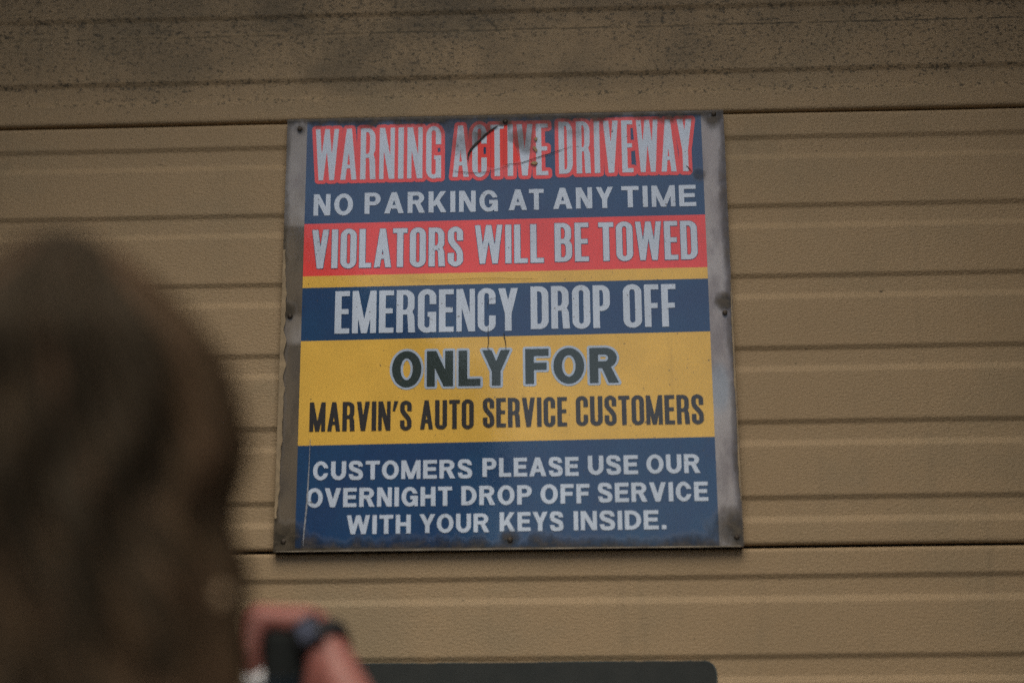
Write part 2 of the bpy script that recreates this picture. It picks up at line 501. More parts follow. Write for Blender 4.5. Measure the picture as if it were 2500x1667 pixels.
def text_line(words, cond, stem, gap, res, layers, parent, weight=0.0):
    """words: (text, x0, x1, zbase, ztop); layers: list of (name, material, y, grow)"""
    out = [([], []) for _ in layers]
    for (txt, x0, x1, z0, z1) in words:
        H = z1 - z0
        tab = COND if cond else WIDE
        nat, gaps = [], []
        for i, ch in enumerate(txt):
            nat.append(tab.get(ch))
            if i + 1 < len(txt):
                g = gap + KERN.get(txt[i:i + 2], 0) * (1.0 if not cond else .35)
                if ch == '.' or txt[i + 1] == '.': g = gap * 1.2
                gaps.append(g)
        fixed = sum(stem if c == 'I' else (stem * 1.25 if c == "'" else stem) for c, n_ in zip(txt, nat) if n_ is None)
        sca = ((x1 - x0) / H - sum(gaps) - fixed) / sum(n_ for n_ in nat if n_)
        x = 0.0
        pads = max(l[3] for l in layers) / H + 0.06
        for i, ch in enumerate(txt):
            wd = nat[i] * sca if nat[i] else (stem * 1.25 if ch == "'" else stem)
            gx = np.arange(-pads, wd + pads, res / H)
            gy = np.arange(-pads, 1 + pads, res / H)
            X, Y = np.meshgrid(gx, gy)
            D = glyph(ch, wd, stem, cond, X, Y) * H
            for (V, F), (nm, mat, yv, grow) in zip(out, layers):
                fill_grid(D, x0 + (x + gx) * H, z0 + gy * H, grow, yv - 0.000004 * (i % 9) * (1 if grow > 0 else 0), V, F)
            x += wd + (gaps[i] if i < len(gaps) else 0)
    res_ = []
    for (V, F), (nm, mat, yv, grow) in zip(out, layers):
        res_.append(mesh_obj(nm, V, F, mat, parent))
    return res_

# ------------------------------------------------------------------ the sign
SX0, SX1, SZ0, SZ1 = -0.3050, 0.3070, 1.5417, 2.1478
PX0, PX1, PZ0, PZ1 = -0.2768, 0.2757, 1.5462, 2.1440
YF = -0.0120                                     # front of the board
sign = empty('warning_sign', (0, 0, SZ0))
tag(sign, 'large weathered blue, red and yellow warning sign screwed to the tan wall', 'sign')

def print_mat(name, col, grime=(0.10, 0.085, 0.06), gr=0.5, fade=None):
    s = N(name)
    c = s.coord()
    X, Y, Z = s.xyz(c)
    n = s.noise(c, (14, 14, 14), 4)
    k = s.mix(s.ramp(n, 0.3, 0.75, 0, 0.5), col, fade or tuple(v * 1.25 + .01 for v in col))
    dust = s.noise(c, (6, 6, 4), 5, 0.65, (9, 0, 2))
    k = s.mix(s.ramp(dust, 0.42, 0.72, 0, 0.30), k, tuple(v * .62 + .004 for v in col))
    run = s.noise(c, (70, 1, 3.5), 4, 0.6, (1, 0, 5))
    k = s.mix(s.ramp(run, 0.56, 0.74, 0, 0.28), k, tuple(v * .55 + .006 for v in col))
    sp = s.noise(c, (240, 240, 240), 2, 0.5)
    clus = s.noise(c, (16, 16, 16), 3, 0.5, (5, 2, 8))
    thr = s.math('SUBTRACT', 0.86, s.math('MULTIPLY', clus, 0.31))
    k = s.mix(s.math('MULTIPLY', s.ramp(s.math('SUBTRACT', sp, thr), 0, 0.03), gr), k, grime)
    s.base(k, 0.55, 0.3)
    return s.m
M_blue = print_mat('blue_print', (0.006, 0.050, 0.165), fade=(0.004, 0.088, 0.220))
M_red = print_mat('red_print', (0.90, 0.066, 0.062))
M_yel = print_mat('yellow_print', (0.82, 0.51, 0.080), gr=0.8)
M_white = print_mat('white_print', (0.60, 0.70, 0.86), gr=0.8)
M_pale = print_mat('pale_blue_print', (0.46, 0.57, 0.74))
M_green = print_mat('dark_green_print', (0.018, 0.040, 0.040))
M_black = print_mat('black_print', (0.022, 0.022, 0.026))

def board_mat():
    s = N('aged_clear_board')
    c = s.coord()
    X, Y, Z = s.xyz(c)
    n = s.noise(c, (11, 11, 6), 5, 0.6)
    n2 = s.noise(c, (30, 30, 14), 4, 0.6, (4, 1, 2))
    k = s.mix(s.ramp(n, 0.35, 0.65), (0.195, 0.165, 0.132), (0.33, 0.310, 0.300))
    k = s.mix(s.math('MULTIPLY', s.ramp(X, 0.0, 0.2), 0.75), k, s.mix(s.ramp(n, 0.35, 0.65), (0.36, 0.325, 0.335), (0.46, 0.44, 0.455)))
    k = s.mix(s.math('MULTIPLY', s.ramp(n2, 0.46, 0.64), 0.6), k, (0.165, 0.135, 0.140))
    k = s.mix(s.math('MULTIPLY', s.ramp(s.math('ADD', X, s.math('MULTIPLY', s.math('SUBTRACT', n2, .5), .02)), 0.294, 0.304), 0.6), k, (0.13, 0.105, 0.12))
    # lower left strip: dark reflection painted in as brown, with a round pale gap
    dark_refl = s.math('MULTIPLY', s.ramp(X, -0.20, -0.24), s.ramp(s.math('ADD', Z, s.math('MULTIPLY', s.math('SUBTRACT', n, .5), .02)), 1.992, 1.986))
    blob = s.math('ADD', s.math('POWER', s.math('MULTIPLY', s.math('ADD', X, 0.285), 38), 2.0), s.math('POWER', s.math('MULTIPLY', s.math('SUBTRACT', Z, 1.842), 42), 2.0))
    dark_refl = s.math('MULTIPLY', dark_refl, s.ramp(blob, 0.35, 1.1))
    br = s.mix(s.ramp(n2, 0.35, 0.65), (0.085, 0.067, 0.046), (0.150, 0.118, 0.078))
    k = s.mix(s.math('MULTIPLY', dark_refl, 0.92), k, br)
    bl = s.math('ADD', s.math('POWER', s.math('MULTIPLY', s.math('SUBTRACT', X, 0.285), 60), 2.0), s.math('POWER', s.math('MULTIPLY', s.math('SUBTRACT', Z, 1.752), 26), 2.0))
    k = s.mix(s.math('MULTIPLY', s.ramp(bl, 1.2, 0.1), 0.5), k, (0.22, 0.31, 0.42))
    s.base(k, 0.5, 0.4)
    return s.m
# board with slightly uneven edges
def ragged_board():
    n = 60
    loop = []
    def jag(k): return noise.noise(Vector((k, 3.3, 1.7))) * 0.0004 + noise.noise(Vector((k * 5, 8.1, 2))) * 0.0005
    for i in range(n): loop.append((SX0 + (SX1 - SX0) * i / n, SZ0 + jag(i * .35) * .6))
    for i in range(n): loop.append((SX1 + jag(i * .4 + 30) * 1.3, SZ0 + (SZ1 - SZ0) * i / n))
    for i in range(n): loop.append((SX1 + (SX0 - SX1) * i / n, SZ1 + jag(i * .35 + 60)))
    for i in range(n): loop.append((SX0 + jag(i * .4 + 90), SZ1 + (SZ0 - SZ1) * i / n))
    return loop
loop = ragged_board()
bm = bmesh.new()
fv = [bm.verts.new((x, YF, z)) for x, z in loop]
bv = [bm.verts.new((x, -0.0008, z)) for x, z in loop]
bm.faces.new(fv); bm.faces.new(list(reversed(bv)))
for i in range(len(fv)):
    j = (i + 1) % len(fv)
    bm.faces.new((fv[j], fv[i], bv[i], bv[j]))
bmesh.ops.recalc_face_normals(bm, faces=bm.faces[:])
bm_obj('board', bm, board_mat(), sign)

def flat(name, poly, y, mat, parent):
    return mesh_obj(name, [(x, y, z) for x, z in poly], [tuple(range(len(poly)))], mat, parent)
def band(z0l, z0r, z1l, z1r, mat, y):
    flat('print_band', [(PX0, z0l), (PX1, z0r), (PX1, z1r), (PX0, z1l)], y, mat, sign)
Y1, Y2, Y3 = YF - 0.0004, YF - 0.0008, YF - 0.0012
band(1.9921, 1.9945, PZ1, PZ1 - .001, M_blue, Y1)
band(1.9166, 1.9192, 1.9921, 1.9945, M_red, Y1)
band(1.8999, 1.9030, 1.9166, 1.9192, M_yel, Y1)
band(1.8250, 1.8291, 1.8999, 1.9030, M_blue, Y1)
band(1.6816, 1.6857, 1.8250, 1.8291, M_yel, Y1)
band(PZ0, PZ0 - .003, 1.6816, 1.6857, M_blue, Y1)

L = lambda grow=None, m=None: None
text_line([('WARNING', -.2644, -.0874, 2.0556, 2.1319), ('ACTIVE', -.0715, .0618, 2.0564, 2.1330), ('DRIVEWAY', .0766, .2623, 2.0579, 2.1352)],
          True, .100, .066, .0005, [('lettering_outline', M_red, Y2, .0052), ('lettering', M_white, Y3, 0.0)], sign)
text_line([('NO', -.2645, -.2096, 2.0038, 2.0350), ('PARKING', -.1935, -.0085, 2.0050, 2.0358), ('AT', .0063, .0548, 2.0060, 2.0362), ('ANY', .0677, .1505, 2.0065, 2.0372), ('TIME', .1620, .2642, 2.0068, 2.0377)],
          False, .225, .17, .0004, [('lettering', M_white, Y3, 0)], sign)
text_line([('VIOLATORS', -.2653, -.0568, 1.9272, 1.9830), ('WILL', -.0402, .0539, 1.9297, 1.9851), ('BE', .0690, .1154, 1.9305, 1.9860), ('TOWED', .1291, .2634, 1.9305, 1.9857)],
          True, .150, .072, .0005, [('lettering_outline', M_blue, Y2, .0006), ('lettering', M_white, Y3, 0)], sign)
text_line([('EMERGENCY', -.2313, .0180, 1.8345, 1.8943), ('DROP', .0350, .1423, 1.8362, 1.8961), ('OFF', .1601, .2314, 1.8365, 1.8960)],
          True, .150, .062, .0005, [('lettering', M_white, Y3, 0)], sign)
text_line([('ONLY', -.1523, .0067, 1.7593, 1.8081), ('FOR', .0270, .1511, 1.7608, 1.8088)],
          False, .240, .15, .0005, [('lettering_outline', M_pale, Y2, .0032), ('lettering', M_green, Y3, 0)], sign)
text_line([("MARVIN'S", -.2621, -.1252, 1.7006, 1.7401), ('AUTO', -.1139, -.0422, 1.7014, 1.7406), ('SERVICE', -.0302, .0818, 1.7028, 1.7422), ('CUSTOMERS', .0936, .2624, 1.7035, 1.7427)],
          True, .155, .068, .0004, [('lettering', M_black, Y3, 0)], sign)
text_line([('CUSTOMERS', -.2554, -.0444, 1.6352, 1.6600), ('PLEASE', -.0309, .0957, 1.6364, 1.6614), ('USE', .1080, .1736, 1.6375, 1.6627), ('OUR', .1847, .2547, 1.6380, 1.6630)],
          False, .235, .135, .00035, [('lettering', M_white, Y3, 0)], sign)
text_line([('OVERNIGHT', -.2633, -.0710, 1.5991, 1.6244), ('DROP', -.0587, .0338, 1.5995, 1.6249), ('OFF', .0452, .1095, 1.6001, 1.6256), ('SERVICE', .1201, .2638, 1.6012, 1.6264)],
          False, .235, .135, .00035, [('lettering', M_white, Y3, 0)], sign)
text_line([('WITH', -.2091, -.1250, 1.5635, 1.5882), ('YOUR', -.1136, -.0225, 1.5640, 1.5885), ('KEYS', -.0086, .0747, 1.5648, 1.5897), ('INSIDE.', .0880, .2081, 1.5651, 1.5900)],
          False, .235, .135, .00035, [('lettering', M_white, Y3, 0)], sign)

# clear film over the print: hazy with age, grimy at the rims, peeled away over one word
PEEL = [(-.0457, 2.0931), (-.0388, 2.1015), (-.0285, 2.1135), (-.017, 2.1231), (-.0077, 2.1297), (.0049, 2.1318), (.006, 2.1269), (.0059, 2.1085), (.0145, 2.1052), (.0184, 2.0929), (.0228, 2.0788), (.0085, 2.0736), (-.0172, 2.0681), (-.04, 2.0747), (-.0469, 2.0852)]
def film_mat():
    s = N('hazy_clear_film')
    c = s.coord()
    X, Y, Z = s.xyz(c)
    n = s.noise(c, (9, 9, 9), 4, 0.55)
    nf = s.noise(c, (60, 60, 90), 4, 0.6)
    nj = s.math('SUBTRACT', s.noise(c, (22, 1, 10), 5, 0.65, (2, 0, 3)), 0.5)
    haze = s.ramp(n, 0.35, 0.75, 0.0, 0.018)
    # grime near the rims
    top = s.ramp(s.math('ADD', s.math('SUBTRACT', SZ1, Z), s.math('MULTIPLY', nj, 0.045)), 0.002, 0.018, 1, 0)
    topc = s.math('MULTIPLY', s.ramp(s.math('ABSOLUTE', s.math('ADD', X, -.012)), 0.02, 0.20, 1, 0), s.ramp(s.math('ADD', s.math('SUBTRACT', SZ1, Z), s.math('MULTIPLY', nj, 0.06)), 0.008, 0.036, 0.68, 0))
    bot = s.ramp(s.math('ADD', s.math('SUBTRACT', Z, SZ0), s.math('MULTIPLY', nj, 0.05)), 0.002, 0.022, 0.75, 0)
    lft = s.ramp(s.math('ADD', s.math('SUBTRACT', X, SX0), s.math('MULTIPLY', nj, 0.03)), 0.0, 0.012, 0.55, 0)
    rgt = s.ramp(s.math('ADD', s.math('SUBTRACT', SX1, X), s.math('MULTIPLY', nj, 0.03)), 0.0, 0.014, 0.6, 0)
    def spot(x, z, r, g):
        d = s.math('SQRT', s.math('ADD', s.math('POWER', s.math('SUBTRACT', X, x), 2), s.math('POWER', s.math('SUBTRACT', Z, z), 2)))
        d = s.math('ADD', d, s.math('MULTIPLY', nj, r * 1.3))
        return s.ramp(d, r * .25, r, g, 0)
    dirt = s.math('MAXIMUM', top, bot)
    for a in (topc, lft, rgt, spot(.297, 1.561, .045, .95), spot(-.291, 1.557, .034, .9), spot(.0055, 1.554, .022, .9), spot(.2935, 2.1415, .028, .95),
              spot(.300, 1.870, .020, .95), spot(-.298, 1.868, .018, .7), spot(.0025, 2.137, .020, .95), spot(-.287, 2.1325, .014, .6), spot(-.03, 2.118, .040, .7), spot(.27, 2.052, .012, .5), spot(.024, 2.112, .028, .58), spot(.030, 2.098, .014, .5), spot(.10, 2.132, .030, .35), spot(-.06, 2.105, .026, .38)):
        dirt = s.math('MAXIMUM', dirt, a)
    dirt = s.math('MULTIPLY', dirt, s.ramp(nf, 0.25, 0.6, 0.55, 1.0))
    dcol = s.mix(s.ramp(nf, 0.35, 0.65), (0.045, 0.042, 0.034), (0.12, 0.10, 0.075))
    dif = s.n('ShaderNodeBsdfDiffuse')
    hz = s.mix(s.ramp(n, .35, .65), (0.34, 0.36, 0.43), (0.40, 0.38, 0.36))
    s.put(dif.inputs['Color'], s.mix(s.ramp(dirt, 0.05, 0.3), hz, dcol))
    tr = s.n('ShaderNodeBsdfTransparent')
    gl = s.n('ShaderNodeBsdfGlossy')
    s.put(gl.inputs['Roughness'], s.ramp(nf, .3, .7, 0.05, 0.08))
    gl.inputs['Color'].default_value = (1, 1, 1, 1)
    bp = s.n('ShaderNodeBump')
    s.put(bp.inputs['Height'], s.noise(c, (5, 5, 7), 3, 0.5))
    bp.inputs['Distance'].default_value = 0.0012
    bp.inputs['Strength'].default_value = 0.5
    s.t.links.new(bp.outputs[0], gl.inputs['Normal'])
    lw = s.n('ShaderNodeLayerWeight')
    lw.inputs['Blend'].default_value = 0.5
    fres = s.math('ADD', 0.042, s.math('MULTIPLY', s.math('POWER', lw.outputs['Facing'], 5.0), 0.8))
    m1 = s.n('ShaderNodeMixShader'); m2 = s.n('ShaderNodeMixShader')
    s.put(m1.inputs[0], s.math('MAXIMUM', haze, s.math('MULTIPLY', dirt, 0.85)))
    s.t.links.new(tr.outputs[0], m1.inputs[1]); s.t.links.new(dif.outputs[0], m1.inputs[2])
    s.put(m2.inputs[0], s.math('MULTIPLY', fres, s.ramp(dirt, 0, .8, 1, .25)))
    s.t.links.new(m1.outputs[0], m2.inputs[1]); s.t.links.new(gl.outputs[0], m2.inputs[2])
    s.t.links.new(m2.outputs[0], s.out.inputs['Surface'])
    return s.m
M_film = film_mat()
from mathutils.geometry import tessellate_polygon
fy = YF - 0.0022
outer = [Vector((x, fy, z)) for x, z in loop]
peel = []
for i, (x, z) in enumerate(PEEL):
    x2, z2 = PEEL[(i + 1) % len(PEEL)]
    for k in range(5):
        t = k / 5
        px, pz = x + (x2 - x) * t, z + (z2 - z) * t
        peel.append(Vector((px + noise.noise(Vector((px * 260, pz * 260, 2))) * .0012, fy, pz + noise.noise(Vector((px * 260, pz * 260, 7))) * .0012)))
tris = tessellate_polygon([outer, peel])
allp = outer + peel
tris = [t if (allp[t[1]] - allp[t[0]]).cross(allp[t[2]] - allp[t[0]]).y < 0 else (t[0], t[2], t[1]) for t in map(tuple, tris)]
mesh_obj('clear_film', allp, tris, M_film, sign)

# the curled, dark edge of the peeled film and flakes of paint stuck to it
M_curl = simple('dark_film_edge', (0.028, 0.025, 0.022), 0.7, 0.4, 120)
M_flake = simple('tan_paint_flake', (0.40, 0.28, 0.15), 0.7, 0.2, 200)
def ribbon(name, pts, wid, y, mat, parent, lift=0.0):
    """thin strip lying on the sign, raised in the middle"""
    pts = catmull(pts, 6)
    V, F = [], []
    n = len(pts)
    for i, (x, z) in enumerate(pts):
        a, b = pts[max(i - 1, 0)], pts[min(i + 1, n - 1)]
        dx, dz = b[0] - a[0], b[1] - a[1]
        l = math.hypot(dx, dz) or 1
        t = i / (n - 1)
        ww = wid * (math.sin(math.pi * min(max(t, .06), .94)) ** .6) * (0.8 + .5 * noise.noise(Vector((x * 300, z * 300, 1))))
        ox, oz = -dz / l * ww / 2, dx / l * ww / 2
        V += [(x + ox, y, z + oz), (x, y - lift, z), (x - ox, y, z - oz)]
        if i:
            k = 3 * i
            F += [(k - 3, k, k + 1, k - 2), (k - 2, k + 1, k + 2, k - 1)]
    return mesh_obj(name, V, F, mat, parent, True)
yc = fy - 0.0003
ribbon('film_tear', [(-.0500, 2.0800), (-.0490, 2.0890), (-.0440, 2.0985), (-.0325, 2.1105), (-.0215, 2.1215), (-.0085, 2.1305)], .0042, yc, M_curl, sign, .0015)
for pts, wd in (([(-.0743, 2.0658), (-.0629, 2.0637), (-.0457, 2.0621), (-.0229, 2.0628), (-.0001, 2.069), (.0085, 2.0706)], .0009),
                ([(.0005, 2.0712), (.0085, 2.0736), (.0228, 2.0745), (.0457, 2.0819), (.08, 2.0927), (.0944, 2.0979)], .0012),
                ([(-.0226, 1.8400), (-.0226, 1.8292), (-.0221, 1.8195), (-.0232, 1.811), (-.0205, 1.8075)], .0015),
                ([(-.0014, 1.8320), (-.0011, 1.8277), (.0011, 1.8163), (.001, 1.8077)], .0015),
                ([(-.0236, 1.8654), (-.0225, 1.8752), (-.0191, 1.8797), (-.0113, 1.8802)], .0007),
                ([(.2520, 2.0660), (.2560, 2.0620), (.2600, 2.0560)], .0012),
                ([(-.13, 1.9095), (-.09, 1.907), (-.03, 1.9085), (.03, 1.9065), (.045, 1.9063)], .0006)):
    ribbon('crack', pts, wd, yc, M_curl, sign, .0002)
def flake(pts, mat, thick=0.0012, parent=sign, name='paint_flake'):
    bm = bmesh.new()
    a = [bm.verts.new((x, yc - thick, z)) for x, z in pts]
    cx = sum(p[0] for p in pts) / len(pts); cz = sum(p[1] for p in pts) / len(pts)
    b = [bm.verts.new((cx + (x - cx) * 1.12, yc + .0006, cz + (z - cz) * 1.12)) for x, z in pts]
    bm.faces.new(a)
    for i in range(len(a)):
        j = (i + 1) % len(a)
        bm.faces.new((a[i], b[i], b[j], a[j]))
    bmesh.ops.recalc_face_normals(bm, faces=bm.faces[:])
    return bm_obj(name, bm, mat, parent)
flake([(.0375, 2.0735), (.0395, 2.0760), (.0440, 2.0765), (.0468, 2.0745), (.0462, 2.0720), (.0415, 2.0712)], M_flake)
flake([(.0420, 2.0990), (.0445, 2.0975), (.0470, 2.0935), (.0455, 2.0900), (.0430, 2.0925), (.0405, 2.0965)], M_flake)
flake([(.0425, 2.1105), (.0450, 2.1125), (.0472, 2.1110), (.0465, 2.1075), (.0440, 2.1070)], M_flake)
# ragged strips of wall paint along both long edges of the sign
def paint_strip(xa, side, z0, z1, wmax, seed, y):
    n = 110
    V, F = [], []
    for i in range(n + 1):
        t = i / n
        z = z0 + (z1 - z0) * t
        env = math.sin(math.pi * min(max(t, .02), .98)) ** .35
        ww = wmax * env * max(.12, .55 + .9 * noise.noise(Vector((seed, z * 9, 0))) + .35 * noise.noise(Vector((seed, z * 60, 3))))
        V += [(xa, y, z), (xa + side * ww, y, z)]
        if i:
            k = 2 * i
            F.append((k - 2, k - 1, k + 1, k))
    return mesh_obj('paint_strip', V, F, M_strip, sign)
M_strip = simple('tan_paint_strip', (0.30, 0.225, 0.135), 0.65, 0.2, 60)
paint_strip(SX0 + .0004, 1, 1.585, 1.955, .0125, 2.0, yc)
paint_strip(SX1 - .0004, -1, 1.60, 1.90, .0042, 7.0, yc)
# long pale scratch low on the left
M_scratch = simple('pale_scratch', (0.30, 0.32, 0.36), 0.5, 0.3, 200)
ribbon('scratch', [(-.2600, 1.690), (-.2610, 1.640), (-.2625, 1.600), (-.2650, 1.566), (-.2655, 1.549)], .0022, yc, M_scratch, sign, .0003)
# light bottom lip of the film
M_lip = simple('film_lip', (0.30, 0.26, 0.20), 0.5, 0.5, 30)
bm = bmesh.new(); box_bm(bm, (SX0 + .004, fy - .0006, SZ0 - .0003), (SX1 - .004, fy + .0012, SZ0 + .0007)); bm_obj('film_lip', bm, M_lip, sign)

# screws, each a domed head in a washer recess
M_screw = simple('rusty_screw', (0.055, 0.042, 0.032), 0.6, 0.4, 300, metal=0.3)
def screw(x, z, r=0.0036):
    bm = bmesh.new()
    rings = [(0.0, .0022), (.45, .0021), (.8, .0014), (1.0, .0004), (1.0, -.001)]
    vs = []
    for rr, hh in rings:
        if rr == 0:
            vs.append([bm.verts.new((x, fy - hh, z))]); continue
        vs.append([bm.verts.new((x + r * rr * math.cos(k * math.pi / 10), fy - hh, z + r * rr * math.sin(k * math.pi / 10))) for k in range(20)])
    for k in range(20):
        bm.faces.new((vs[0][0], vs[1][k], vs[1][(k + 1) % 20]))
        for a in range(1, 4):
            bm.faces.new((vs[a][k], vs[a + 1][k], vs[a + 1][(k + 1) % 20], vs[a][(k + 1) % 20]))
    bmesh.ops.recalc_face_normals(bm, faces=bm.faces[:])
    bm_obj('screw', bm, M_screw, sign, True)
for x, z in ((-.2869, 2.1325), (.0025, 2.1371), (.2935, 2.1416), (-.2923, 1.8604), (.2964, 1.8539), (-.2920, 1.5548), (.0050, 1.5534), (.2985, 1.5535)):
    screw(x, z)

# ------------------------------------------------------------------ dark plate at the bottom of the picture
def plate_mat():
    s = N('dark_plate_paint')
    c = s.coord()
    n = s.noise(c, (25, 25, 25), 4)
    f = s.noise(c, (320, 320, 320), 2)
    k = s.mix(s.ramp(n, .3, .7), (0.020, 0.025, 0.024), (0.030, 0.034, 0.032))
    k = s.mix(s.ramp(f, .35, .75, 0, .4), k, (0.012, 0.014, 0.013))
    s.base(k, 0.55, 0.4)
    return s.m
plate = empty('dark_plate', (0.02, 0, 0.80))
tag(plate, 'dark rounded-corner metal plate on the wall below the warning sign', 'plate')
def rounded(x0, z0, x1, z1, r): return rrect(x0, z0, x1, z1, r, r)
def slab(name, pts, y0, y1, mat, parent):
    bm = bmesh.new()
    a = [bm.verts.new((x, y0, z)) for x, z in pts]; b = [bm.verts.new((x, y1, z)) for x, z in pts]
    bm.faces.new(a); bm.faces.new(list(reversed(b)))
    for i in range(len(a)):
        j = (i + 1) % len(a)
        bm.faces.new((a[j], a[i], b[i], b[j]))
    bmesh.ops.remove_doubles(bm, verts=bm.verts[:], dist=1e-6)
    bmesh.ops.recalc_face_normals(bm, faces=bm.faces[:])
    return bm_obj(name, bm, mat, parent)
PLX0, PLX1, PLT = -0.235, 0.2665, 1.3988
slab('plate_face', rounded(PLX0 + .0012, 0.8012, PLX1 - .0012, PLT - .0006, .0155), -.0062, -.0050, plate_mat(), plate)
s = N('chipped_teal_edge')
c = s.coord()
s.base(s.mix(s.ramp(s.noise(c, (26, 26, 26), 4, .6), .50, .60), (0.035, 0.080, 0.095), (0.30, 0.24, 0.16)), 0.5)
M_teal = s.m
slab('plate_edge', rounded(PLX0, 0.80, PLX1, PLT, .0165), -.0052, -.0006, M_teal, plate)

# ------------------------------------------------------------------ the person in front of the sign
M_skin = N('skin')
c = M_skin.coord()
n_ = M_skin.noise(c, (70, 70, 70), 4)
M_skin.base(M_skin.mix(M_skin.ramp(n_, .3, .7), (0.185, 0.066, 0.056), (0.235, 0.090, 0.076)), 0.5, 0.4)
M_skin.b.inputs['Subsurface Weight'].default_value = 0.08
M_skin.b.inputs['Subsurface Radius'].default_value = (0.012, 0.004, 0.002)
M_skin = M_skin.m
CX, CY = -0.254, -0.915
person = empty('person', (CX, CY + .02, 0.006))
tag(person, 'person seen from behind with long wavy brown hair, raising a bent right hand', 'person')

def capsule_bm(bm, a, b, ra, rb, seg=14):
    a, b = Vector(a), Vector(b)
    ax = (b - a)
    L_ = ax.length
    q = Vector((0, 0, 1)).rotation_difference(ax.normalized()) if L_ > 1e-6 else Matrix.Identity(3).to_quaternion()
    rings = []
    for k in range(1, 5):
        an = -math.pi / 2 + k * math.pi / 8
        rings.append((math.sin(an) * ra, math.cos(an) * ra))
    for k in range(0, 4):
        an = k * math.pi / 8
        rings.append((L_ + math.sin(an) * rb, math.cos(an) * rb))
    prev = None
    p0 = bm.verts.new(a + q @ Vector((0, 0, -ra)))
    for (z, r) in rings:
        cur = [bm.verts.new(a + q @ Vector((r * math.cos(2 * math.pi * i / seg), r * math.sin(2 * math.pi * i / seg), z))) for i in range(seg)]
        for i in range(seg):
            j = (i + 1) % seg
            if prev is None: bm.faces.new((p0, cur[j], cur[i]))
            else: bm.faces.new((prev[i], prev[j], cur[j], cur[i]))
        prev = cur
    p1 = bm.verts.new(a + q @ Vector((0, 0, L_ + rb)))
    for i in range(seg):
        bm.faces.new((prev[i], prev[(i + 1) % seg], p1))
def chain(bm, pts):
    for (a, ra), (b, rb) in zip(pts, pts[1:]):
        capsule_bm(bm, a, b, ra, rb)
def ellipsoid(bm, cen, rad, seg=20):
    m = Matrix.Translation(cen) @ Matrix.Diagonal((*rad, 1))
    bmesh.ops.create_uvsphere(bm, u_segments=seg, v_segments=seg // 2 + 2, radius=1.0, matrix=m)
def remeshed(name, bm, mat, parent, vox, smooth_it=4):
    o = bm_obj(name, bm, mat, parent, True)
    md = o.modifiers.new('r', 'REMESH'); md.mode = 'VOXEL'; md.voxel_size = vox; md.use_smooth_shade = True
    if smooth_it:
        sm = o.modifiers.new('s', 'SMOOTH'); sm.factor = .5; sm.iterations = smooth_it
    apply_mods(o)
    if not len(o.data.materials): o.data.materials.append(mat)
    o.data.polygons.foreach_set('use_smooth', [True] * len(o.data.polygons))
    return o

SHR = Vector((CX + .160, CY - .005, 1.272)); SHL = Vector((CX - .160, CY - .005, 1.272))
WR = Vector((-.1495, -.549, 1.4065)); ELR = Vector((-.034, -.680, 1.205))
ELL = Vector((CX - .215, CY - .05, 1.06)); WL = Vector((CX - .215, CY + .06, .83))
HIP = .085
bm = bmesh.new()
# head: skull, face, jaw, nose, chin, neck
ellipsoid(bm, (CX, CY - .012, 1.552), (.074, .092, .088))
ellipsoid(bm, (CX, CY + .022, 1.515), (.064, .066, .086))
ellipsoid(bm, (CX, CY + .040, 1.456), (.036, .038, .030))
chain(bm, [((CX, CY + .083, 1.542), .007), ((CX, CY + .100, 1.508), .011)])
chain(bm, [((CX - .020, CY + .078, 1.548), .010), ((CX + .020, CY + .078, 1.548), .010)])
for sg in (-1, 1):
    ellipsoid(bm, (CX + sg * .038, CY + .058, 1.512), (.020, .020, .020))
    ellipsoid(bm, (CX + sg * .074, CY - .005, 1.525), (.007, .016, .028))
chain(bm, [((CX, CY - .018, 1.50), .052), ((CX, CY - .018, 1.40), .050), ((CX, CY - .012, 1.29), .060)])
# trunk
chain(bm, [((CX - .10, CY - .01, 1.265), .052), ((CX + .10, CY - .01, 1.265), .052)])
for sg in (-1, 1):
    chain(bm, [((CX + sg * .050, CY - .018, 1.345), .032), ((CX + sg * .150, CY - .006, 1.272), .042)])
    chain(bm, [((CX + sg * .06, CY, 1.21), .085), ((CX + sg * .05, CY + .005, 1.05), .078), ((CX + sg * .075, CY + .01, .90), .092)])
    # legs and feet
    chain(bm, [((CX + sg * HIP, CY + .01, .86), .085), ((CX + sg * .088, CY + .02, .46), .055), ((CX + sg * .088, CY + .005, .32), .052), ((CX + sg * .088, CY - .005, .09), .034)])
    chain(bm, [((CX + sg * .088, CY - .02, .05), .032), ((CX + sg * .098, CY + .10, .038), .030), ((CX + sg * .100, CY + .15, .032), .024)])
# arms
chain(bm, [(SHR, .045), (SHR.lerp(ELR, .5), .041), (ELR, .034)])
chain(bm, [(ELR, .034), (ELR.lerp(WR, .28), .036), (ELR.lerp(WR, .75), .025), (WR, .0205)])
chain(bm, [(SHL, .045), (SHL.lerp(ELL, .5), .041), (ELL, .034)])
chain(bm, [(ELL, .034), (ELL.lerp(WL, .28), .036), (ELL.lerp(WL, .75), .025), (WL, .0215)])
